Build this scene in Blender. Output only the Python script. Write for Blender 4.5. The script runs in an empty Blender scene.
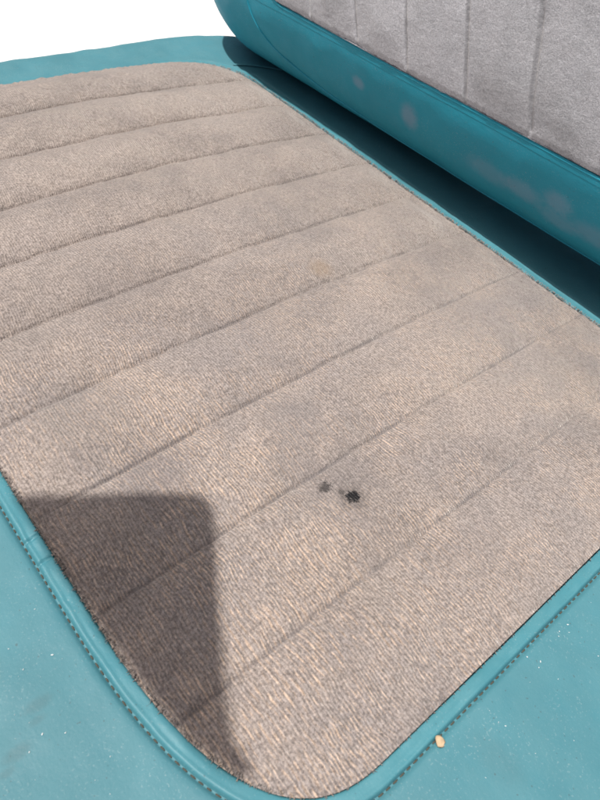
import bpy, math, random
import numpy as np
from mathutils import Vector, Matrix

S = 0.06          # one flute of the cushion is 6 cm wide; lengths below are in flutes
scene = bpy.context.scene
C = scene.collection
rng = np.random.default_rng(7)
random.seed(7)

# ------------------------------------------------------------------ camera
cam_d = bpy.data.cameras.new('camera')
cam = bpy.data.objects.new('camera', cam_d)
C.objects.link(cam)
scene.camera = cam
right = Vector((0.63113048, 0.76088133, 0.15077773))
down = Vector((0.64116545, -0.40233492, -0.65347799))
fwd = Vector((-0.43655605, 0.50910335, -0.74177665))
cam.matrix_world = Matrix.Translation(Vector((10.04387, -0.62975, 4.8886)) * S) @ Matrix(
    ((right.x, -down.x, -fwd.x), (right.y, -down.y, -fwd.y), (right.z, -down.z, -fwd.z))).to_4x4()
cam_d.sensor_fit = 'HORIZONTAL'
cam_d.sensor_width = 36
cam_d.lens = 36 * 649.1 / 600
cam_d.clip_start = 0.01
cam_d.clip_end = 500
cam_d.dof.use_dof = True
cam_d.dof.focus_distance = 0.40
cam_d.dof.aperture_fstop = 26

# ------------------------------------------------------------------ light
# sun travels (0.12, 0.30, -1): from the front left, high
to_sun = Vector((-0.12, -0.30, 1.0)).normalized()
elev = math.asin(to_sun.z)
world = bpy.data.worlds.new('World')
scene.world = world
world.use_nodes = True
wn = world.node_tree.nodes
wl = world.node_tree.links
wn.clear()
sky = wn.new('ShaderNodeTexSky')
sky.sky_type = 'NISHITA'
sky.sun_disc = False
sky.sun_elevation = elev
sky.sun_rotation = math.atan2(to_sun.x, to_sun.y)
sky.air_density = 0.7
sky.dust_density = 8.0
sky.ozone_density = 1.0
bg = wn.new('ShaderNodeBackground')
bg.inputs['Strength'].default_value = 0.062
wo = wn.new('ShaderNodeOutputWorld')
wl.new(sky.outputs[0], bg.inputs[0])
wl.new(bg.outputs[0], wo.inputs[0])
sun_d = bpy.data.lights.new('sun', 'SUN')
sun_d.energy = 4.0
sun_d.angle = math.radians(1.25)
sun_d.color = (1.0, 0.95, 0.89)
sun = bpy.data.objects.new('sun', sun_d)
sun.rotation_euler = to_sun.to_track_quat('Z', 'Y').to_euler()
sun.location = (1, -1, 3)
C.objects.link(sun)
scene.view_settings.view_transform = 'Standard'
scene.view_settings.look = 'None'
scene.view_settings.exposure = 0.17
scene.view_settings.gamma = 1.0


# ------------------------------------------------------------------ node helper
class NT:
    def __init__(self, name):
        self.m = bpy.data.materials.new(name)
        self.m.use_nodes = True
        self.t = self.m.node_tree
        self.t.nodes.clear()
        self.out = self.t.nodes.new('ShaderNodeOutputMaterial')
        self.b = self.t.nodes.new('ShaderNodeBsdfPrincipled')
        self.t.links.new(self.b.outputs[0], self.out.inputs[0])
        tc = self.t.nodes.new('ShaderNodeTexCoord')
        v = self.t.nodes.new('ShaderNodeVectorMath')
        v.operation = 'SCALE'
        v.inputs['Scale'].default_value = 1 / S
        self.t.links.new(tc.outputs['Object'], v.inputs[0])
        self.p = v.outputs[0]

    def inp(self, sock, v):
        if isinstance(v, bpy.types.NodeSocket):
            self.t.links.new(v, sock)
        elif isinstance(v, (tuple, list)):
            sock.default_value = tuple(v) + (1,) if len(v) == 3 and sock.type == 'RGBA' else v
        else:
            sock.default_value = v

    def xyz(self):
        s = self.t.nodes.new('ShaderNodeSeparateXYZ')
        self.t.links.new(self.p, s.inputs[0])
        return s.outputs[0], s.outputs[1], s.outputs[2]

    def comb(self, x, y, z):
        s = self.t.nodes.new('ShaderNodeCombineXYZ')
        for i, v in enumerate((x, y, z)):
            self.inp(s.inputs[i], v)
        return s.outputs[0]

    def math(self, op, a, b=0.0, c=0.0, clamp=False):
        n = self.t.nodes.new('ShaderNodeMath')
        n.operation = op
        n.use_clamp = clamp
        self.inp(n.inputs[0], a)
        self.inp(n.inputs[1], b)
        self.inp(n.inputs[2], c)
        return n.outputs[0]

    def noise(self, scale, detail=3, rough=0.55, vec=None, mul=None, dist=0.0):
        v = vec or self.p
        if mul:
            n = self.t.nodes.new('ShaderNodeVectorMath')
            n.operation = 'MULTIPLY'
            self.t.links.new(v, n.inputs[0])
            n.inputs[1].default_value = mul
            v = n.outputs[0]
        n = self.t.nodes.new('ShaderNodeTexNoise')
        n.inputs['Scale'].default_value = scale
        n.inputs['Detail'].default_value = detail
        n.inputs['Roughness'].default_value = rough
        n.inputs['Distortion'].default_value = dist
        self.t.links.new(v, n.inputs['Vector'])
        return n.outputs[0]

    def voro(self, scale, feature='F1', vec=None):
        n = self.t.nodes.new('ShaderNodeTexVoronoi')
        n.feature = feature
        n.inputs['Scale'].default_value = scale
        self.t.links.new(vec or self.p, n.inputs['Vector'])
        return n.outputs['Distance']

    def ramp(self, v, lo, hi, a=0.0, b=1.0, smooth=True):
        n = self.t.nodes.new('ShaderNodeMapRange')
        n.interpolation_type = 'SMOOTHSTEP' if smooth else 'LINEAR'
        self.inp(n.inputs[0], v)
        for i, x in zip((1, 2, 3, 4), (lo, hi, a, b)):
            n.inputs[i].default_value = x
        return n.outputs[0]

    def mix(self, f, a, b, mode='MIX'):
        n = self.t.nodes.new('ShaderNodeMix')
        n.data_type = 'RGBA'
        n.blend_type = mode
        self.inp(n.inputs[0], f)
        self.inp(n.inputs[6], a)
        self.inp(n.inputs[7], b)
        return n.outputs[2]

    def bump(self, h, dist, strength=1.0, normal=None):
        n = self.t.nodes.new('ShaderNodeBump')
        n.inputs['Strength'].default_value = strength
        n.inputs['Distance'].default_value = dist
        self.inp(n.inputs['Height'], h)
        if normal:
            self.t.links.new(normal, n.inputs['Normal'])
        return n.outputs[0]

    def spot(self, c, r, warp=0.0, stretch=(1, 1, 1), edge=0.6):
        """soft mask, 1 inside a spot of radius r around c (flute units), ragged by noise"""
        n = self.t.nodes.new('ShaderNodeVectorMath')
        n.operation = 'SUBTRACT'
        self.t.links.new(self.p, n.inputs[0])
        n.inputs[1].default_value = c
        m = self.t.nodes.new('ShaderNodeVectorMath')
        m.operation = 'MULTIPLY'
        self.t.links.new(n.outputs[0], m.inputs[0])
        m.inputs[1].default_value = stretch
        l = self.t.nodes.new('ShaderNodeVectorMath')
        l.operation = 'LENGTH'
        self.t.links.new(m.outputs[0], l.inputs[0])
        d = l.outputs['Value']
        if warp:
            nz = self.noise(2.2 / r, 4, 0.7)
            d = self.math('ADD', d, self.math('MULTIPLY', self.math('SUBTRACT', nz, 0.5), warp))
        return self.ramp(d, r * (1 - edge), r * (1 + edge), 1.0, 0.0)


# ------------------------------------------------------------------ materials
def fabric_material(name, seat=True):
    n = NT(name)
    x, y, z = n.xyz()
    if seat:
        along, across = x, y                 # ribs run along x
    else:
        along, across = x, z
    wob = n.noise(2.6, 2, 0.5)
    wob2 = n.noise(9.0, 2, 0.5)
    a2 = n.math('ADD', across, n.math('MULTIPLY', n.math('SUBTRACT', wob, 0.5), 0.10))
    a2 = n.math('ADD', a2, n.math('MULTIPLY', n.math('SUBTRACT', wob2, 0.5), 0.02))
    rib = n.math('SINE', n.math('MULTIPLY', a2, 2 * math.pi / (0.0275 if seat else 0.04)))
    rib = n.ramp(rib, -1, 1, 0, 1, smooth=False)
    # broken threads: grain stretched along the rib
    thr = n.noise(1.0, 3, 0.65, vec=n.comb(n.math('MULTIPLY', along, 17.0), n.math('MULTIPLY', across, 50.0), n.math('MULTIPLY', z if seat else y, 20.0)))
    fine = n.noise(36.0 if seat else 44.0, 3, 0.75)
    pile = n.noise(75.0, 2, 0.7)
    patch = n.noise(0.85, 4, 0.6, mul=(1.0, 0.65, 1.0), dist=0.3)
    patch2 = n.noise(3.2, 4, 0.62)
    if seat:
        grey = (0.360, 0.314, 0.290)
        dark = (0.268, 0.236, 0.222)
        peach = (0.56, 0.435, 0.345)
    else:  # same cloth, lightened and cooled: sky fill on the backrest put into colour
        grey = (0.50, 0.505, 0.54)
        dark = (0.40, 0.405, 0.43)
        peach = (0.60, 0.56, 0.54)
    col = n.mix(n.ramp(patch, 0.30, 0.62), dark, grey)
    col = n.mix(n.ramp(patch2, 0.38, 0.66, 0.0, 0.40 if seat else 0.2), col, (0.415, 0.357, 0.318) if seat else (0.55, 0.54, 0.57))
    ribm = n.math('MULTIPLY', n.ramp(rib, 0.45, 0.95), n.ramp(thr, 0.40, 0.62))
    if seat:
        cool = n.noise(0.75, 4, 0.6, vec=n.comb(n.math('ADD', x, 31.0), n.math('MULTIPLY', y, 0.8), 5.0))
        cool = n.math('MULTIPLY', n.ramp(cool, 0.38, 0.68, 0.0, 0.50), n.ramp(x, 3.0, 6.5, 0.15, 1.0))
        col = n.mix(cool, col, (0.268, 0.250, 0.254))
        # the pile is worn off in bands, the warm ground threads show there
        wear = n.noise(1.5, 4, 0.65, mul=(1.0, 0.7, 1.0), dist=0.4)
        wearm = n.ramp(wear, 0.40, 0.64)
        near = n.ramp(x, 2.5, 7.5, 0.08, 1.0)
        wearm = n.math('MULTIPLY', wearm, near)
        col = n.mix(n.math('MULTIPLY', n.math('MULTIPLY', ribm, n.math('ADD', wearm, 0.12)), 0.85, clamp=True), col, peach)
        # close to the front the long ground threads lie bare in streaks
        rib2 = n.ramp(n.math('SINE', n.math('MULTIPLY', a2, 2 * math.pi / 0.044)), -0.1, 0.8)
        thr2 = n.noise(1.0, 3, 0.6, vec=n.comb(n.math('MULTIPLY', x, 9.0), n.math('MULTIPLY', y, 26.0), 3.0))
        fore = n.math('MULTIPLY', n.ramp(y, 1.2, 4.0, 1.0, 0.0), n.ramp(x, 4.6, 7.8))
        fore = n.math('MULTIPLY', fore, n.ramp(n.noise(1.9, 3, 0.6, mul=(1.0, 0.6, 1.0)), 0.40, 0.58))
        streak = n.math('MULTIPLY', n.math('MULTIPLY', rib2, n.ramp(thr2, 0.43, 0.58)), fore)
        col = n.mix(n.math('MULTIPLY', streak, 0.75), col, (0.62, 0.47, 0.36))
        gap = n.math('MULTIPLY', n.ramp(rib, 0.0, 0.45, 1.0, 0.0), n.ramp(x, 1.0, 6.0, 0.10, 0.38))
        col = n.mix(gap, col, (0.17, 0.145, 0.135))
    else:
        pass
    col = n.mix(n.ramp(fine, 0.28, 0.72, 0.0, 1.0), n.mix(1.0, col, (0.60, 0.59, 0.58) if seat else (0.80, 0.80, 0.80), 'MULTIPLY'), n.mix(1.0, col, (1.30, 1.29, 1.28) if seat else (1.15, 1.15, 1.15), 'MULTIPLY'))
    col = n.mix(n.ramp(pile, 0.3, 0.7, 0.0, 1.0), n.mix(1.0, col, (0.85, 0.85, 0.86), 'MULTIPLY'), n.mix(1.0, col, (1.12, 1.12, 1.12), 'MULTIPLY'))
    if seat:
        ink = (0.012, 0.012, 0.014)
        # darker lines along the sewn channels
        fr = n.math('ABSOLUTE', n.math('SUBTRACT', n.math('FRACT', n.math('ADD', x, 0.5)), 0.5))
        ch = n.ramp(fr, 0.004, 0.024, 1.0, 0.0)
        inside = n.math('MULTIPLY', n.ramp(x, 0.4, 6.5, 0.1, 1.0), n.ramp(x, 9.4, 9.6, 1.0, 0.0))
        ch = n.math('MULTIPLY', n.math('MULTIPLY', ch, inside), n.ramp(n.noise(2.0, 3), 0.3, 0.65, 0.10, 0.60))
        col = n.mix(ch, col, (0.14, 0.13, 0.135))
        for c, r, f, cc, w in (((7.42, 2.37, 0), 0.28, 0.36, (0.170, 0.160, 0.168), 0.3),
                            ((7.72, 2.12, 0), 0.22, 0.24, (0.170, 0.160, 0.168), 0.3),
                            ((8.3, 2.2, 0), 0.36, 0.22, (0.170, 0.160, 0.168), 0.3),
                            ((6.2, 3.0, 0), 0.7, 0.14, (0.19, 0.17, 0.17), 0.5),
                            ((5.79, 4.15, 0), 0.13, 0.45, (0.28, 0.20, 0.13), 0.1),
                            ((7.19, 1.04, 0), 0.30, 0.35, (0.14, 0.13, 0.14), 0.3),
                            ((6.35, 0.8, 0), 0.45, 0.28, (0.16, 0.15, 0.15), 0.4),
                            ((4.9, 1.9, 0), 0.55, 0.20, (0.18, 0.16, 0.16), 0.4),
                            ((9.5, 2.9, 0), 0.35, 0.16, (0.18, 0.16, 0.16), 0.3),
                            ((6.9, 5.2, 0), 0.7, 0.14, (0.20, 0.18, 0.18), 0.4)):
            col = n.mix(n.math('MULTIPLY', n.spot(c, r, w, (1, 1, 0)), f), col, cc)
        bl = n.spot((8.385, 2.295, 0), 0.070, 0.15, (1, 1, 0), 0.35)
        bl2 = n.math('MULTIPLY', n.spot((8.165, 2.165, 0), 0.058, 0.20, (1, 1, 0), 0.5), 0.75)
        bl3 = n.math('MULTIPLY', n.spot((8.29, 2.245, 0), 0.035, 0.04, (1, 1, 0), 0.6), 0.7)
        bl4 = n.math('MULTIPLY', n.spot((8.385, 2.295, 0), 0.13, 0.12, (1, 1, 0), 0.6), 0.35)
        allb = n.math('MAXIMUM', n.math('MAXIMUM', bl, bl4), n.math('MAXIMUM', bl2, bl3))
        col = n.mix(n.math('MULTIPLY', allb, n.ramp(fine, 0.2, 0.5, 0.85, 1.0)), col, ink)
    else:
        g = n.math('DIVIDE', n.math('SUBTRACT', n.math('ADD', n.math('ADD', x, n.math('MULTIPLY', z, 0.0366)), n.math('MULTIPLY', n.math('SUBTRACT', z, 1.7), 0.27)), 0.67), 0.98)
        fr = n.math('ABSOLUTE', n.math('SUBTRACT', n.math('FRACT', n.math('ADD', g, 0.5)), 0.5))
        ch = n.math('MULTIPLY', n.ramp(fr, 0.006, 0.034, 1.0, 0.0), n.ramp(n.noise(9.0, 3), 0.3, 0.6, 0.40, 0.75))
        col = n.mix(ch, col, (0.24, 0.24, 0.255))
    n.inp(n.b.inputs['Base Color'], col)
    n.b.inputs['Roughness'].default_value = 0.95
    n.b.inputs['Specular IOR Level'].default_value = 0.15
    n.b.inputs['Sheen Weight'].default_value = 0.6
    n.b.inputs['Sheen Roughness'].default_value = 0.35
    n.inp(n.b.inputs['Sheen Tint'], (1.0, 0.96, 0.92))
    h = n.math('ADD', n.math('MULTIPLY', rib, 0.40 if seat else 0.0), n.math('MULTIPLY', thr, 0.7 if seat else 0.15))
    h = n.math('ADD', h, n.math('MULTIPLY', fine, 1.0))
    h = n.math('ADD', h, n.math('MULTIPLY', pile, 0.5))
    nb = n.bump(h, 0.0011 if seat else 0.00048, 0.8)
    nb2 = n.bump(n.math('ADD', patch2, n.math('MULTIPLY', n.noise(7, 3), 0.5)), 0.0022 if seat else 0.0003, 0.5, nb)
    n.inp(n.b.inputs['Normal'], nb2)
    return n.m


def vinyl_material(name, base=(0.061, 0.206, 0.250), marks=None, rough=0.58):
    n = NT(name)
    big = n.noise(0.55, 4, 0.6)
    mid = n.noise(3.5, 4, 0.6)
    fin = n.noise(40, 3, 0.6)
    b = Vector(base)
    col = n.mix(n.ramp(big, 0.3, 0.7), tuple(b * 0.90), tuple(b * 1.08))
    col = n.mix(n.ramp(mid, 0.3, 0.7, 0.0, 0.35), col, (b.x * 1.25, b.y * 1.02, b.z * 0.98))
    # pale dust lying in the grain
    dust = n.math('MULTIPLY', n.ramp(n.noise(60, 2, 0.5), 0.60, 0.72), n.ramp(n.noise(1.7, 3), 0.35, 0.7, 0.03, 0.28))
    col = n.mix(dust, col, (0.42, 0.50, 0.50))
    col = n.mix(n.ramp(n.noise(34, 1, 0.5), 0.745, 0.77, 0.0, 0.5), col, (0.05, 0.07, 0.075))
    rsock = n.ramp(mid, 0.25, 0.75, rough - 0.06, rough + 0.08)
    if marks == 'seat':
        for c, r, st, f in (((8.33, -0.57, 0), 0.05, (1.2, 0.55, 0), 0.24), ((8.42, -0.62, 0), 0.03, (1.2, 0.6, 0), 0.2),
                            ((8.53, -0.80, 0), 0.05, (1.2, 0.6, 0), 0.26), ((8.60, -0.90, 0), 0.03, (1.2, 0.6, 0), 0.22),
                            ((10.93, 2.92, 0), 0.04, (1, 1, 0), 0.5), ((7.9, -0.75, 0), 0.10, (0.6, 1, 0), 0.12),
                            ((10.55, 1.75, 0), 0.12, (0.6, 1, 0), 0.12)):
            col = n.mix(n.math('MULTIPLY', n.spot(c, r, r * 0.8, st), f), col, (0.05, 0.085, 0.09))
    if marks == 'back':
        for c, r, st, f in (((3.62, 0, 1.10), 0.10, (0.9, 0, 1.3), 0.40), ((4.63, 0, 1.07), 0.15, (1.1, 0, 0.9), 0.42),
                            ((6.05, 0, 0.98), 0.16, (0.5, 0, 1.2), 0.22), ((6.6, 0, 1.02), 0.16, (0.6, 0, 1.3), 0.30), ((7.1, 0, 1.15), 0.13, (0.7, 0, 1.0), 0.34),
                            ((7.15, 0, 0.90), 0.13, (0.5, 0, 1.2), 0.25), ((7.7, 0, 1.0), 0.16, (0.5, 0, 1.2), 0.26), ((8.4, 0, 1.05), 0.2, (0.6, 0, 1.2), 0.28)):
            col = n.mix(n.math('MULTIPLY', n.spot(c, r, r * 0.9, st), f), col, (0.30, 0.34, 0.46))
        col = n.mix(n.math('MULTIPLY', n.ramp(n.noise(2.2, 5, 0.7, mul=(1, 1, 1.6)), 0.55, 0.8), 0.10), col, (0.15, 0.19, 0.22))
    n.inp(n.b.inputs['Base Color'], col)
    n.inp(n.b.inputs['Roughness'], rsock)
    n.b.inputs['IOR'].default_value = 1.5
    n.b.inputs['Specular IOR Level'].default_value = 0.45
    grain = n.voro(26, 'DISTANCE_TO_EDGE')
    h = n.math('ADD', n.math('MULTIPLY', n.ramp(grain, 0.0, 0.35), 0.18), n.math('MULTIPLY', fin, 0.8))
    nb = n.bump(h, 0.00018, 0.55)
    nb2 = n.bump(n.math('ADD', n.noise(1.3, 3, 0.5), n.math('MULTIPLY', mid, 0.25)), 0.0035, 0.45, nb)
    n.inp(n.b.inputs['Normal'], nb2)
    return n.m


def plain_material(name, col, rough, spec=0.5, bump=0.0, scale=30, var=0.15):
    n = NT(name)
    nz = n.noise(scale, 4, 0.6)
    c = Vector(col)
    n.inp(n.b.inputs['Base Color'], n.mix(n.ramp(nz, 0.3, 0.7), tuple(c * (1 - var)), tuple(c * (1 + var))))
    n.b.inputs['Roughness'].default_value = rough
    n.b.inputs['Specular IOR Level'].default_value = spec
    if bump:
        n.inp(n.b.inputs['Normal'], n.bump(nz, bump, 0.6))
    return n.m


M_fab = fabric_material('seat_fabric', True)
M_fabb = fabric_material('back_fabric', False)
M_vin = vinyl_material('seat_vinyl', marks='seat')
M_vinb = vinyl_material('back_vinyl', base=(0.012, 0.285, 0.400), marks='back', rough=0.62)
M_bind = vinyl_material('binding_vinyl', base=(0.060, 0.225, 0.275), rough=0.52)
M_thread = plain_material('stitch_thread', (0.085, 0.078, 0.062), 0.85, 0.2, 0.0002, 120)
M_thread2 = plain_material('fabric_thread', (0.060, 0.055, 0.055), 0.9, 0.1, 0.0002, 120)
M_floor = plain_material('white_floor', (0.86, 0.855, 0.84), 0.6, 0.3, 0.0004, 3.0, 0.02)
M_base = plain_material('base_board', (0.05, 0.05, 0.05), 0.7, 0.3, 0.0003, 12)


# ------------------------------------------------------------------ mesh helpers
def mesh_obj(name, V, F, mat, parent=None, smooth=True):
    me = bpy.data.meshes.new(name)
    V = np.asarray(V, dtype=np.float64) * S
    me.from_pydata(V.tolist(), [], [tuple(f) for f in F])
    me.update()
    if smooth:
        me.polygons.foreach_set('use_smooth', [True] * len(me.polygons))
    o = bpy.data.objects.new(name, me)
    C.objects.link(o)
    me.materials.append(mat)
    if parent:
        o.parent = parent
    return o


def grid_faces(nr, nc, wrap=False, flip=False):
    r = np.arange(nr - 1)[:, None]
    c = np.arange(nc if wrap else nc - 1)[None, :]
    a = r * nc + c
    b = r * nc + (c + 1) % nc
    d = (r + 1) * nc + c
    e = (r + 1) * nc + (c + 1) % nc
    q = np.stack([a, b, e, d] if not flip else [a, d, e, b], -1).reshape(-1, 4)
    return q.tolist()


def smooth(x, a, b):
    t = np.clip((x - a) / (b - a), 0, 1)
    return t * t * (3 - 2 * t)


def vnoise(x, y, seed=0):
    """cheap smooth value noise"""
    xi = np.floor(x).astype(int); yi = np.floor(y).astype(int)
    fx = x - xi; fy = y - yi
    fx = fx * fx * (3 - 2 * fx); fy = fy * fy * (3 - 2 * fy)
    def h(a, b):
        n = (a * 374761393 + b * 668265263 + seed * 974634777) & 0xffffffff
        n = ((n ^ (n >> 13)) * 1274126177) & 0xffffffff
        return ((n ^ (n >> 16)) & 0xffff) / 65535.0 * 2 - 1
    return (h(xi, yi) * (1 - fx) * (1 - fy) + h(xi + 1, yi) * fx * (1 - fy) + h(xi, yi + 1) * (1 - fx) * fy + h(xi + 1, yi + 1) * fx * fy)


def super_outline(x0, x1, y0, y1, corners, N):
    """counter-clockwise outline; corners = (a, b, n) for (x1,y0), (x1,y1), (x0,y1), (x0,y0)"""
    P = []
    specs = ((x1, y0, -1, 1, 0), (x1, y1, -1, -1, 1), (x0, y1, 1, -1, 2), (x0, y0, 1, 1, 3))
    for (cx, cy, sx, sy, k) in specs:
        a, b, n = corners[k]
        t = np.linspace(0, math.pi / 2, 200)
        # u runs along x-side offset, v along y-side offset
        u = np.cos(t) ** (2 / n)
        v = np.sin(t) ** (2 / n)
        # point = corner-centre + outward
        px = cx + sx * a * (1 - v)
        py = cy + sy * b * (1 - u)
        q = np.stack([px, py], 1)
        if k in (1, 3):
            q = q[::-1]
        P.append(q)
    P = np.concatenate(P)
    d = np.linalg.norm(np.roll(P, -1, 0) - P, axis=1)
    s = np.concatenate([[0], np.cumsum(d)])
    Pc = np.concatenate([P, P[:1]])
    t = np.linspace(0, s[-1], N, endpoint=False)
    Q = np.stack([np.interp(t, s, Pc[:, 0]), np.interp(t, s, Pc[:, 1])], 1)
    return Q, s[-1]


def normals2(Q):
    T = np.roll(Q, -3, 0) - np.roll(Q, 3, 0)
    T /= np.linalg.norm(T, axis=1)[:, None]
    return np.stack([T[:, 1], -T[:, 0]], 1), T


def dist_to(Q, X, Y):
    """unsigned distance from points to outline samples"""
    out = np.empty(X.size)
    xf = X.ravel(); yf = Y.ravel()
    q = Q[::3]
    for i in range(0, xf.size, 20000):
        dx = xf[i:i + 20000, None] - q[None, :, 0]
        dy = yf[i:i + 20000, None] - q[None, :, 1]
        out[i:i + 20000] = np.sqrt((dx * dx + dy * dy).min(1))
    return out.reshape(X.shape)


# ------------------------------------------------------------------ the setting
def sheet(name, x0, x1, y0, y1, z, mat, n=30):
    xs = np.linspace(x0, x1, n); ys = np.linspace(y0, y1, n)
    X, Y = np.meshgrid(xs, ys)
    return mesh_obj(name, np.stack([X, Y, np.full_like(X, z)], -1).reshape(-1, 3), grid_faces(n, n), mat)


floor = sheet('floor', -900, 900, -900, 900, -7.4, M_floor)
floor['kind'] = 'structure'

# ------------------------------------------------------------------ bench seat
bench = bpy.data.objects.new('bench_seat', None)
bench.location = (5 * S, 3.3 * S, -7.4 * S)
C.objects.link(bench)
bench['label'] = 'worn vintage bench seat in teal vinyl with fluted greige cloth inserts on seat and backrest'
bench['category'] = 'bench seat'
OFF = Vector((-5, -3.3, 7.4)) * S


def part(name, V, F, mat, parent, smooth=True):
    """a part of the bench: its coordinates are kept in scene units, the Empty's offset is undone"""
    o = mesh_obj(name, V, F, mat, parent, smooth)
    if parent is bench:
        o.matrix_parent_inverse = Matrix.Translation(OFF)
    return o


XI0, XI1, D = 0.0, 10.05, 6.77
CORN = ((2.3, 1.15, 2.8), (1.2, 1.2, 2.4), (1.2, 1.3, 2.4), (2.3, 1.2, 2.6))
N = 2400
O, perim = super_outline(XI0, XI1, 0.0, D, CORN, N)
On, Ot = normals2(O)


def crown(y):
    y = np.clip(y, 0, D)
    return 0.125 * 4 * y * (D - y) / D ** 2


# vinyl body of the seat cushion: rings from the insert outwards, over the edge and down
EX0, EX1, EY0, EY1 = -1.38, 12.6, -2.6, 8.9
Ed = np.stack([np.interp(O[:, 0], [XI0, 1.5, XI1 - 1.5, XI1], [EX0, 1.0, XI1 - 1.0, EX1]),
               np.interp(O[:, 1], [0, 1.0, D - 1.0, D], [EY0, 0.4, D - 0.4, EY1])], 1)
rings = []
O2 = O + On * 0.34
ds = [0.10, 0.115, 0.128, 0.140, 0.152, 0.165, 0.185, 0.22, 0.27, 0.34]
for d in ds:
    P = O + On * d
    g = -0.028 * np.exp(-((d - 0.142) / 0.013) ** 2)
    z = g + (-0.06 if d == 0.10 else 0.0) + 0.012 * smooth(np.array(d), 0.15, 0.2)
    z = z + 0.006 * vnoise(P[:, 0] * 5, P[:, 1] * 5, 3) * smooth(np.array(d), 0.15, 0.3)
    rings.append(np.column_stack([P, np.full(N, 0.0) + z]))
K = 34
L = np.linalg.norm(Ed - O2, axis=1)
R = np.where(L > 2.0, 0.95, 0.62)
R = 0.62 + 0.38 * smooth(L, 1.4, 2.4)
for k in range(1, K + 1):
    f = k / K
    f = 1 - (1 - f) ** 1.6
    P = O2 + (Ed - O2) * f
    dd = np.linalg.norm(Ed - P, axis=1)
    z = 0.012 + 0.035 * np.sin(math.pi * np.clip(f * 1.1, 0, 1)) + 0.0
    m = dd < R
    drop = np.where(m, R - np.sqrt(np.maximum(R ** 2 - (R - dd) ** 2, 0)), 0)
    wr = 0.005 * vnoise(P[:, 0] * 1.6, P[:, 1] * 1.6, 5) + 0.008 * vnoise(P[:, 0] * 4.1, P[:, 1] * 4.1, 6)
    rings.append(np.column_stack([P, z - drop + wr * smooth(np.array(f), 0, 0.25)]))
for zz in (-1.3, -1.9, -2.6, -2.75):
    P = Ed.copy()
    if zz == -2.75:
        c = np.array([(EX0 + EX1) / 2, (EY0 + EY1) / 2]); P = c + (P - c) * 0.975
    rings.append(np.column_stack([P, np.full(N, zz)]))
V = np.concatenate(rings)
nr = len(rings)
F = grid_faces(nr, N, wrap=True, flip=True)
F.append(tuple((nr - 1) * N + i for i in range(N)))
cushion = part('seat_cushion', V, F, M_vin, bench)

# binding strip between cloth and topstitch, puffed, with two fine creases
rings = []
arc = np.arange(N) / N * perim
for d in np.linspace(-0.03, 0.134, 15):
    u = (d + 0.0) / 0.134
    P = O + On * d
    z = 0.030 * np.sqrt(np.clip(1 - ((u - 0.5) / 0.62) ** 2, 0, 1)) - 0.012
    if d < 0:
        z = z - 0.03
    if d > 0.13:
        z = z - 0.02
    # the raised outer lip along the stitch
    z = z + 0.012 * math.exp(-((u - 0.80) / 0.12) ** 2)
    zz = np.full(N, z)
    zz += 0.007 * vnoise(arc * 3.1, np.full(N, u * 1.5), 8) + 0.004 * vnoise(arc * 9, np.full(N, u * 3), 9)
    for cx in (7.15, 7.385):
        on = (O[:, 1] < 0.3)
        zz -= on * 0.030 * np.exp(-((P[:, 0] - cx - 0.02 * (u - 0.5)) / 0.011) ** 2)
    rings.append(np.column_stack([P, zz]))
binding = part('seam_binding', np.concatenate(rings), grid_faces(len(rings), N, wrap=True, flip=True), M_bind, cushion)

# topstitching: separate thread stitches following the outline
def stitches(name, path, tang, nrm, step, length, rad, mat, parent, up=None, skip=0.0, zoff=0.0):
    V, F = [], []
    seg = np.linalg.norm(np.diff(path, axis=0), axis=1)
    s = np.concatenate([[0], np.cumsum(seg)])
    t = 0.0
    while t < s[-1] - length:
        if random.random() >= skip:
            ln = length * random.uniform(0.85, 1.1)
            base = len(V)
            for j, u in enumerate(np.linspace(0, 1, 6)):
                tt = t + ln * u
                p = np.array([np.interp(tt, s, path[:, i]) for i in range(3)])
                p2 = np.array([np.interp(tt + 0.01, s, path[:, i]) for i in range(3)])
                tv = p2 - p
                tv /= (np.linalg.norm(tv) + 1e-9)
                side = np.cross(tv, up); side /= np.linalg.norm(side)
                upv = np.cross(side, tv)
                rr = rad * (0.35 + 0.65 * math.sin(math.pi * min(max(u, 0.08), 0.92)) ** 0.5)
                hgt = zoff + rad * 0.9 * math.sin(math.pi * u)
                for a in range(6):
                    an = a * math.pi / 3
                    V.append(p + upv * hgt + side * math.cos(an) * rr + upv * math.sin(an) * rr * 0.8)
            for j in range(5):
                for a in range(6):
                    b0 = base + j * 6
                    F.append((b0 + a, b0 + (a + 1) % 6, b0 + 6 + (a + 1) % 6, b0 + 6 + a))
            F.append(tuple(base + a for a in range(6))[::-1])
            F.append(tuple(base + 30 + a for a in range(6)))
        t += step
    return part(name, V, F, mat, parent)


Pst = O + On * 0.142
path = np.column_stack([Pst, np.full(N, -0.020)])
path = np.concatenate([path, path[:1]])
stitches('stitching', path, None, None, 0.068, 0.042, 0.0062, M_thread, cushion, up=np.array([0, 0, 1.0]))

# mitre seam across the vinyl at the far back corner
mp = np.array([[0.38, 6.78, 0.02], [0.52, 7.02, 0.045], [0.72, 7.28, 0.045], [1.0, 7.6, 0.045], [1.3, 8.0, 0.045]])


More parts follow.
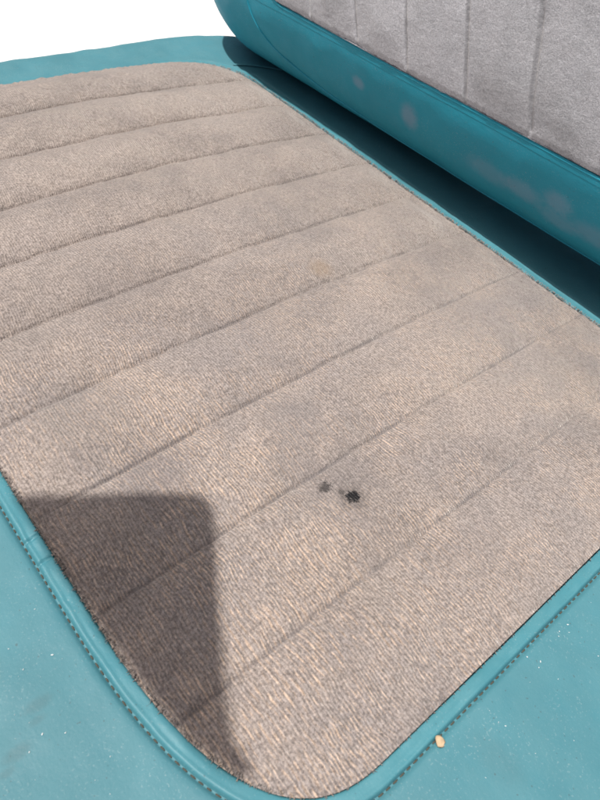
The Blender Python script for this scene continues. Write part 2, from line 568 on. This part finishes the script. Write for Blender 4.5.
def tube(name, pts, rad, mat, parent, sides=8, flat=1.0, dens=30):
    pts = np.array(pts, float)
    s = np.concatenate([[0], np.cumsum(np.linalg.norm(np.diff(pts, axis=0), axis=1))])
    n = max(8, int(s[-1] * dens))
    t = np.linspace(0, s[-1], n)
    P = np.stack([np.interp(t, s, pts[:, i]) for i in range(3)], 1)
    for _ in range(6):
        P[1:-1] = (P[:-2] + 2 * P[1:-1] + P[2:]) / 4
    V = []
    for i in range(n):
        tv = P[min(i + 1, n - 1)] - P[max(i - 1, 0)]
        tv /= np.linalg.norm(tv)
        side = np.cross(tv, (0, 0, 1.0)) if abs(tv[2]) < 0.9 else np.cross(tv, (0, 1.0, 0))
        side /= np.linalg.norm(side)
        up = np.cross(side, tv)
        for a in range(sides):
            an = 2 * math.pi * a / sides
            V.append(P[i] + side * math.cos(an) * rad + up * math.sin(an) * rad * flat)
    F = grid_faces(n, sides, wrap=True)
    return part(name, V, F, mat, parent)


tube('mitre_seam', mp, 0.022, M_bind, cushion, flat=0.6)


# cloth insert with its flutes
def cloth(name, Q, x0, x1, y0, y1, nx, ny, hfun, mat, parent, to3d):
    """rows between the left and right half of outline Q"""
    cx = (x0 + x1) / 2
    Lq = Q[Q[:, 0] < cx]; Rq = Q[Q[:, 0] >= cx]
    Lq = Lq[np.argsort(Lq[:, 1])]; Rq = Rq[np.argsort(Rq[:, 1])]
    t = np.linspace(0, 1, ny)
    ys = y0 + (y1 - y0) * (0.5 - 0.5 * np.cos(math.pi * t)) * 0.12 + (y1 - y0) * t * 0.88
    xl = np.interp(ys, Lq[:, 1], Lq[:, 0]); xr = np.interp(ys, Rq[:, 1], Rq[:, 0])
    u = np.linspace(0, 1, nx)
    X = xl[:, None] + (xr - xl)[:, None] * u[None, :]
    Y = np.repeat(ys[:, None], nx, 1)
    db = dist_to(Q, X, Y)
    H = hfun(X, Y, db)
    V = to3d(X, Y, H)
    return part(name, V.reshape(-1, 3), grid_faces(ny, nx), mat, parent)


def seat_h(X, Y, db):
    wob = 0.02 * vnoise(Y * 1.1, np.round(X) * 3.7, 11) + 0.006 * vnoise(Y * 6, np.round(X) * 3.7, 12)
    Xs = X + wob
    k = np.round(Xs)
    fr = np.abs(Xs - k)
    real = (k > 0.5) & (k < 9.5)
    amp = np.interp(X, [0, 2, 4, 6, 8, 10], [0.18, 0.18, 0.15, 0.105, 0.055, 0.04])
    amp = amp * (0.9 + 0.25 * vnoise(X * 0.9, Y * 0.7, 13))
    pill = np.where(real | True, np.abs(np.sin(math.pi * np.clip(Xs, 0, 10))) ** 0.62, 0)
    tap = smooth(db, 0.0, 0.55)
    h = crown(Y) + amp * pill * tap * 1.0
    h += np.where(real, -(0.020 + 0.004 * vnoise(Y * 9, k * 5.1, 19)) * np.exp(-(fr / 0.016) ** 2), 0) * smooth(db, 0.03, 0.15)
    # the cloth puckers along the sewn channels
    h += 0.006 * vnoise(Y * 4.5, k * 7.3 + np.sign(Xs - k) * 2.1, 20) * np.exp(-((fr - 0.07) / 0.06) ** 2) * tap
    h += 0.012 * vnoise(X * 2.3, Y * 1.8, 14) * tap + 0.006 * vnoise(X * 6, Y * 6, 15) * tap
    h += 0.0035 * vnoise(X * 17, Y * 17, 16) + 0.002 * vnoise(X * 34, Y * 34, 17)
    # the cloth edge turns down into the binding seam
    lip = 0.030 * np.sqrt(np.clip(smooth(db, -0.02, 0.09), 0, 1)) - 0.022
    lip += 0.010 * vnoise(X * 20, Y * 20, 18) * np.exp(-(db / 0.05) ** 2)
    return h + lip


insert = cloth('fabric_insert', O, XI0, XI1, 0.0, D, 620, 430, seat_h, M_fab, cushion,
               lambda X, Y, H: np.stack([X, Y, H], -1))

# frayed pile along the cut edge of the cloth
def fray(name, Q, Qn, count, to3, mat, parent, r0=0.004, lmax=0.055):
    V, F = [], []
    idx = rng.integers(0, len(Q), count)
    for i in idx:
        off = rng.uniform(-0.035, -0.004)
        ln = rng.uniform(0.008, lmax)
        sk = rng.normal() * 0.6
        n2 = Qn[i]; t2 = np.array([-n2[1], n2[0]])
        dr = n2 + t2 * sk
        dr /= np.linalg.norm(dr)
        p = Q[i] + n2 * off
        b0 = len(V)
        w = r0 * rng.uniform(0.7, 1.5)
        up = rng.uniform(0.008, 0.030)
        for u in (0, 0.5, 1.0):
            c = p + dr * ln * u
            sd = np.array([-dr[1], dr[0]]) * w * (1.0 - 0.6 * u)
            h = 0.012 + up * math.sin(math.pi * (0.15 + 0.75 * u))
            for q, hh in ((c + sd, h), (c - sd, h), (c, h + w * 1.4)):
                V.append((q[0], q[1], hh))
        for k in (0, 3):
            for a in range(3):
                F.append((b0 + k + a, b0 + k + (a + 1) % 3, b0 + k + 3 + (a + 1) % 3, b0 + k + 3 + a))
        F.append((b0 + 6, b0 + 7, b0 + 8))
    V = np.array(V)
    o = part(name, to3(V), F, mat, parent)
    return o


fray('frayed_edge', O, On, 4500, lambda V: V, M_fab, insert, r0=0.0035, lmax=0.034)

# ------------------------------------------------------------------ backrest
BX0, BX1, BZ0, BZ1 = -1.2, 12.4, 0.15, 9.2
BR = 1.7
RE = 1.6     # rounding depth of the bolster edge
cxb, czb = (BX0 + BX1) / 2, (BZ0 + BZ1) / 2


def sdf(x, z):
    qx = np.abs(x - cxb) - ((BX1 - BX0) / 2 - BR)
    qz = np.abs(z - czb) - ((BZ1 - BZ0) / 2 - BR)
    return np.sqrt(np.maximum(qx, 0) ** 2 + np.maximum(qz, 0) ** 2) + np.minimum(np.maximum(qx, qz), 0) - BR


YB = 7.9


def yfront(x, z):
    d = np.clip(-sdf(x, z), 0, None)
    w = 1.48 * np.sqrt(np.clip(1 - (1 - np.clip(d, 0, RE) / RE) ** 2, 0, 1))
    lean = np.interp(z, [1.0, 1.65, 2.1, 2.7, 3.3, 4, 5, 6.5, 8, 9.2], [0, 0, -0.05, -0.11, -0.15, -0.16, -0.10, 0.10, 0.40, 0.65])
    return YB - w + lean


TILT = math.radians(2.1)


def yv(x, z):
    """front surface with the soft unevenness of stuffed vinyl"""
    d = np.clip(-sdf(x, z), 0, 0.4) / 0.4
    return yfront(x, z) + (0.018 * vnoise(x * 1.4, z * 1.8, 21) + 0.006 * vnoise(x * 4, z * 4, 22)) * d




def tilt(P):
    """rigid roll of the whole backrest about the depth axis"""
    P = np.array(P, float).reshape(-1, 3)
    x, z = P[:, 0] - 4.5, P[:, 2]
    c, s = math.cos(TILT), math.sin(TILT)
    return np.column_stack([4.5 + x * c - z * s, P[:, 1] + 0.012 * (4.5 - P[:, 0]) * 0, x * s + z * c])


NB = 900


def rr_ring(d):
    r = max(BR - d, 0.35)
    x0, x1, z0, z1 = BX0 + d, BX1 - d, BZ0 + d, BZ1 - d
    Q, _ = super_outline(x0, x1, z0, z1, ((r, r, 2),) * 4, NB)
    return Q


rings = []
# back side first
for d in (2.0, 1.2, 0.7, 0.4, 0.2, 0.08, 0.02):
    Q = rr_ring(d)
    w = 1.2 * math.sqrt(max(1 - (1 - min(d, 1.0) / 1.0) ** 2, 0))
    rings.append(np.column_stack([Q[:, 0], np.full(NB, YB + w), Q[:, 1]]))
for d in np.concatenate([[0, 0.01, 0.03, 0.06], np.linspace(0.1, 1.9, 46)]):
    Q = rr_ring(d)
    yy = yv(Q[:, 0], Q[:, 1])
    if d > 1.42:
        yy = yy + 0.14
    rings.append(np.column_stack([Q[:, 0], yy, Q[:, 1]]))
V = tilt(np.concatenate(rings))
nr = len(rings)
F = grid_faces(nr, NB, wrap=True, flip=False)
F.append(tuple((nr - 1) * NB + i for i in range(NB)))
F.append(tuple(i for i in range(NB))[::-1])
backrest = part('backrest', V, F, M_vinb, bench)
# the vinyl face left of the cloth (wide end border) and the face itself
FX0, FX1, FZ0, FZ1 = 1.45, 10.2, 1.62, 7.7


def face_y(x, z):
    return yfront(x, z)


# wide end borders: filled face between inner ring (d = 1.9) and the cloth
QB, _ = super_outline(FX0, FX1, FZ0, FZ1, ((0.5, 0.5, 2),) * 4, N)
QBn, QBt = normals2(QB)
rings = []
Qi = rr_ring(1.35)
tt = np.linspace(0, 1, NB, endpoint=False)
Qo = QB[(np.arange(NB) * N // NB)]
# match starting points by nearest parameter
best = min(range(0, NB, 3), key=lambda k: float(((np.roll(Qi, -k, 0) - Qo) ** 2).sum()))
Qi = np.roll(Qi, -best, 0)
for f in np.linspace(0, 1, 16):
    P = Qi * (1 - f) + Qo * f
    yy = yv(P[:, 0], P[:, 1]) - 0.0015 + (0.006 if f == 0 else 0)
    if f > 0.95:
        yy = yy + 0.03
    rings.append(np.column_stack([P[:, 0], yy, P[:, 1]]))
part('face_border', tilt(np.concatenate(rings)), grid_faces(len(rings), NB, wrap=True, flip=False), M_vinb, backrest)


def back_h(X, Z, db):
    xs = X + 0.27 * (Z - 1.7) + 0.012 * vnoise(Z * 1.4, X * 0 + np.round(X) * 2.2, 31)
    g = (xs - 0.67) / 0.98
    k = np.round(g)
    fr = np.abs(g - k)
    amp = 0.035 * (0.9 + 0.3 * vnoise(X, Z, 32))
    tap = smooth(db, 0.0, 0.45)
    h = amp * np.abs(np.sin(math.pi * g)) ** 0.75 * tap - 0.030 * np.exp(-(fr / 0.022) ** 2) * smooth(db, 0.02, 0.12)
    h += 0.008 * vnoise(X * 1.6, Z * 1.6, 33) * tap + 0.0012 * vnoise(X * 12, Z * 12, 34) + 0.0015 * vnoise(X * 30, Z * 30, 35)
    h += 0.04 * np.sqrt(smooth(db, -0.02, 0.09)) - 0.015 + 0.012 * vnoise(X * 16, Z * 16, 36) * np.exp(-(db / 0.05) ** 2)
    return h


def back3d(X, Z, H):
    P = np.stack([X, yv(X, Z) - H, Z], -1)
    return tilt(P).reshape(X.shape + (3,))


cloth('fabric_insert', QB, FX0, FX1, FZ0, FZ1, 560, 380, back_h, M_fabb, backrest, back3d)

# rolled edge of the vinyl where it meets the cloth
bp = QB + QBn * 0.03
bpath = np.column_stack([bp[:, 0], yv(bp[:, 0], bp[:, 1]) + 0.013, bp[:, 1]])
bpath = tilt(bpath)
tube('seam_binding', np.concatenate([bpath, bpath[:1]]), 0.022, M_vinb, backrest, dens=16)

# curved end-panel seam on the bolster
sp = [(1.02, 8.2), (1.0, 6), (0.98, 4), (0.98, 2.4), (1.02, 1.55), (1.10, 1.20), (1.32, 0.98), (1.75, 0.80), (2.4, 0.66), (3.2, 0.54), (4.2, 0.44), (6, 0.36), (9, 0.34), (11, 0.4)]
sp = np.array(sp)
s_ = np.concatenate([[0], np.cumsum(np.linalg.norm(np.diff(sp, axis=0), axis=1))])
t_ = np.linspace(0, s_[-1], 240)
sx = np.interp(t_, s_, sp[:, 0]); sz = np.interp(t_, s_, sp[:, 1])
for _ in range(60):
    sx[1:-1] = (sx[:-2] + 2 * sx[1:-1] + sx[2:]) / 4
    sz[1:-1] = (sz[:-2] + 2 * sz[1:-1] + sz[2:]) / 4
tube('panel_seam', tilt(np.column_stack([sx, yv(sx, sz) - 0.006, sz])), 0.016, M_vinb, backrest, dens=14)

# ------------------------------------------------------------------ base under the cushion (out of frame)
def box(x0, x1, y0, y1, z0, z1):
    V = [(x0, y0, z0), (x1, y0, z0), (x1, y1, z0), (x0, y1, z0), (x0, y0, z1), (x1, y0, z1), (x1, y1, z1), (x0, y1, z1)]
    F = [(0, 3, 2, 1), (4, 5, 6, 7), (0, 1, 5, 4), (1, 2, 6, 5), (2, 3, 7, 6), (3, 0, 4, 7)]
    return V, F


V, F = box(-0.9, 12.1, -1.6, 8.3, -7.38, -2.76)
base = part('base', V, F, M_base, bench, smooth=False)
bm = base.modifiers.new('bevel', 'BEVEL'); bm.width = 0.006; bm.segments = 3

# ------------------------------------------------------------------ small things lying on the seat
def pebble(x, y, r, seed, mat, name, z=0.02):
    rr = np.random.default_rng(seed)
    V, F = [], []
    nu, nv = 14, 9
    for i in range(nv):
        ph = math.pi * i / (nv - 1)
        for j in range(nu):
            th = 2 * math.pi * j / nu
            v = np.array([math.sin(ph) * math.cos(th), math.sin(ph) * math.sin(th), math.cos(ph)])
            k = r * (1 + 0.22 * math.sin(3 * v[0] + seed) * math.cos(2.3 * v[1] + seed * 2) + 0.08 * rr.normal() * math.sin(ph))
            V.append((x + v[0] * k, y + v[1] * k * 0.8, z + v[2] * k * 0.35 + r * 0.25))
    F = grid_faces(nv, nu, wrap=True, flip=True)
    return V, F


M_crumb = plain_material('crumb', (0.56, 0.42, 0.27), 0.85, 0.3, 0.0004, 14, 0.2)
V, F = pebble(10.215, 1.50, 0.043, 3, M_crumb, 'crumb')
crumb = mesh_obj('crumb', V, F, M_crumb)
crumb['label'] = 'small tan crumb lying on the teal vinyl beside the stitching'
crumb['category'] = 'crumb'

M_lint = plain_material('lint', (0.75, 0.78, 0.78), 0.9, 0.2)
V, F = [], []
spots = [(7.87, -.57, .010), (8.08, -.35, .014), (8.06, -.55, .008), (8.52, -.63, .013), (8.6, -.51, .010), (8.57, -.74, .009),
         (9.94 + .35, 3.05, .013), (10.24, 2.54, .012), (10.28, 2.94, .010), (10.6, 3.03, .010), (10.33, 2.6, .011), (10.35, 2.55, .009), (10.30, 2.9, .008),
         (10.45, 1.98, .009), (10.5, 2.6, .007), (7.4, -.5, .007), (7.7, -.3, .007), (8.9, -.35, .006), (10.25, 0.4, .008), (10.7, 1.4, .007)]
for i in range(45):
    a = random.random()
    if a < 0.45:
        spots.append((random.uniform(6.6, 9.4), random.uniform(-1.2, -0.25), random.uniform(.003, .006)))
    else:
        spots.append((random.uniform(10.25, 11.3), random.uniform(-0.3, 4.2), random.uniform(.003, .007)))
for i, (x, y, r) in enumerate(spots):
    an = random.uniform(0, math.pi)
    r *= 0.52
    ln = r * random.uniform(0.9, 1.6)
    b0 = len(V)
    zt = 0.065
    for j in range(5):
        u = j / 4 - 0.5
        px = x + math.cos(an) * ln * 2 * u - math.sin(an) * ln * 0.5 * (u * u)
        py = y + math.sin(an) * ln * 2 * u + math.cos(an) * ln * 0.5 * (u * u)
        rr = r * (0.3 + 0.7 * math.cos(math.pi * u * 0.9)) * 0.7
        for a in range(5):
            t = 2 * math.pi * a / 5
            V.append((px - math.sin(an) * rr * math.cos(t), py + math.cos(an) * rr * math.cos(t), zt + rr * math.sin(t)))
    for j in range(4):
        for a in range(5):
            F.append((b0 + j * 5 + a, b0 + j * 5 + (a + 1) % 5, b0 + j * 5 + 5 + (a + 1) % 5, b0 + j * 5 + 5 + a))
    F.append(tuple(b0 + a for a in range(5))[::-1]); F.append(tuple(b0 + 20 + a for a in range(5)))
# drop the lint onto the vinyl surface
dg = bpy.context.evaluated_depsgraph_get()
bpy.context.view_layer.update()
cu = cushion.evaluated_get(dg)
Vn = []
for i in range(0, len(V), 25):
    c = np.mean(V[i:i + 25], axis=0)
    ok, loc, nor, idx = cu.ray_cast(Vector((c[0] * S, c[1] * S, 1.0)), Vector((0, 0, -1)))
    dz = (loc.z / S + 0.004 - c[2]) if ok else 0
    for v in V[i:i + 25]:
        Vn.append((v[0], v[1], v[2] + dz))
lint = mesh_obj('lint_specks', Vn, F, M_lint)
lint['kind'] = 'stuff'
lint['label'] = 'tiny white lint and dust specks scattered on the teal vinyl'
lint['category'] = 'lint'

# ------------------------------------------------------------------ added caster for the corner shadow on the cloth
# unseen board added at camera height, cut to the wanted shadow; each outline point lies up the sun's ray from its shadow
shadow = [(6.70, 0.0), (7.58, 1.20), (7.68, 1.28), (7.80, 1.27), (8.99, 0.53), (9.30, 0.36), (9.58, 0.36), (9.52, 0.24), (9.1, 0.10), (8.3, 0.02), (7.4, -0.02)]
M_board = plain_material('board', (0.04, 0.04, 0.045), 0.6, 0.4)
V = []
for (h, ins) in ((5.35, 0), (5.40, 0)):
    for (x, y) in shadow:
        V.append((x - 0.12 * h, y - 0.30 * h, h))
ns = len(shadow)
F = [tuple(range(ns)), tuple(range(2 * ns - 1, ns - 1, -1))]
F += [(i, (i + 1) % ns, ns + (i + 1) % ns, ns + i) for i in range(ns)]
board = mesh_obj('added_shade_board', V, F, M_board, smooth=False)
board['label'] = 'unseen dark board, added above the seat to throw the corner shadow onto the cloth'
board['category'] = 'board'
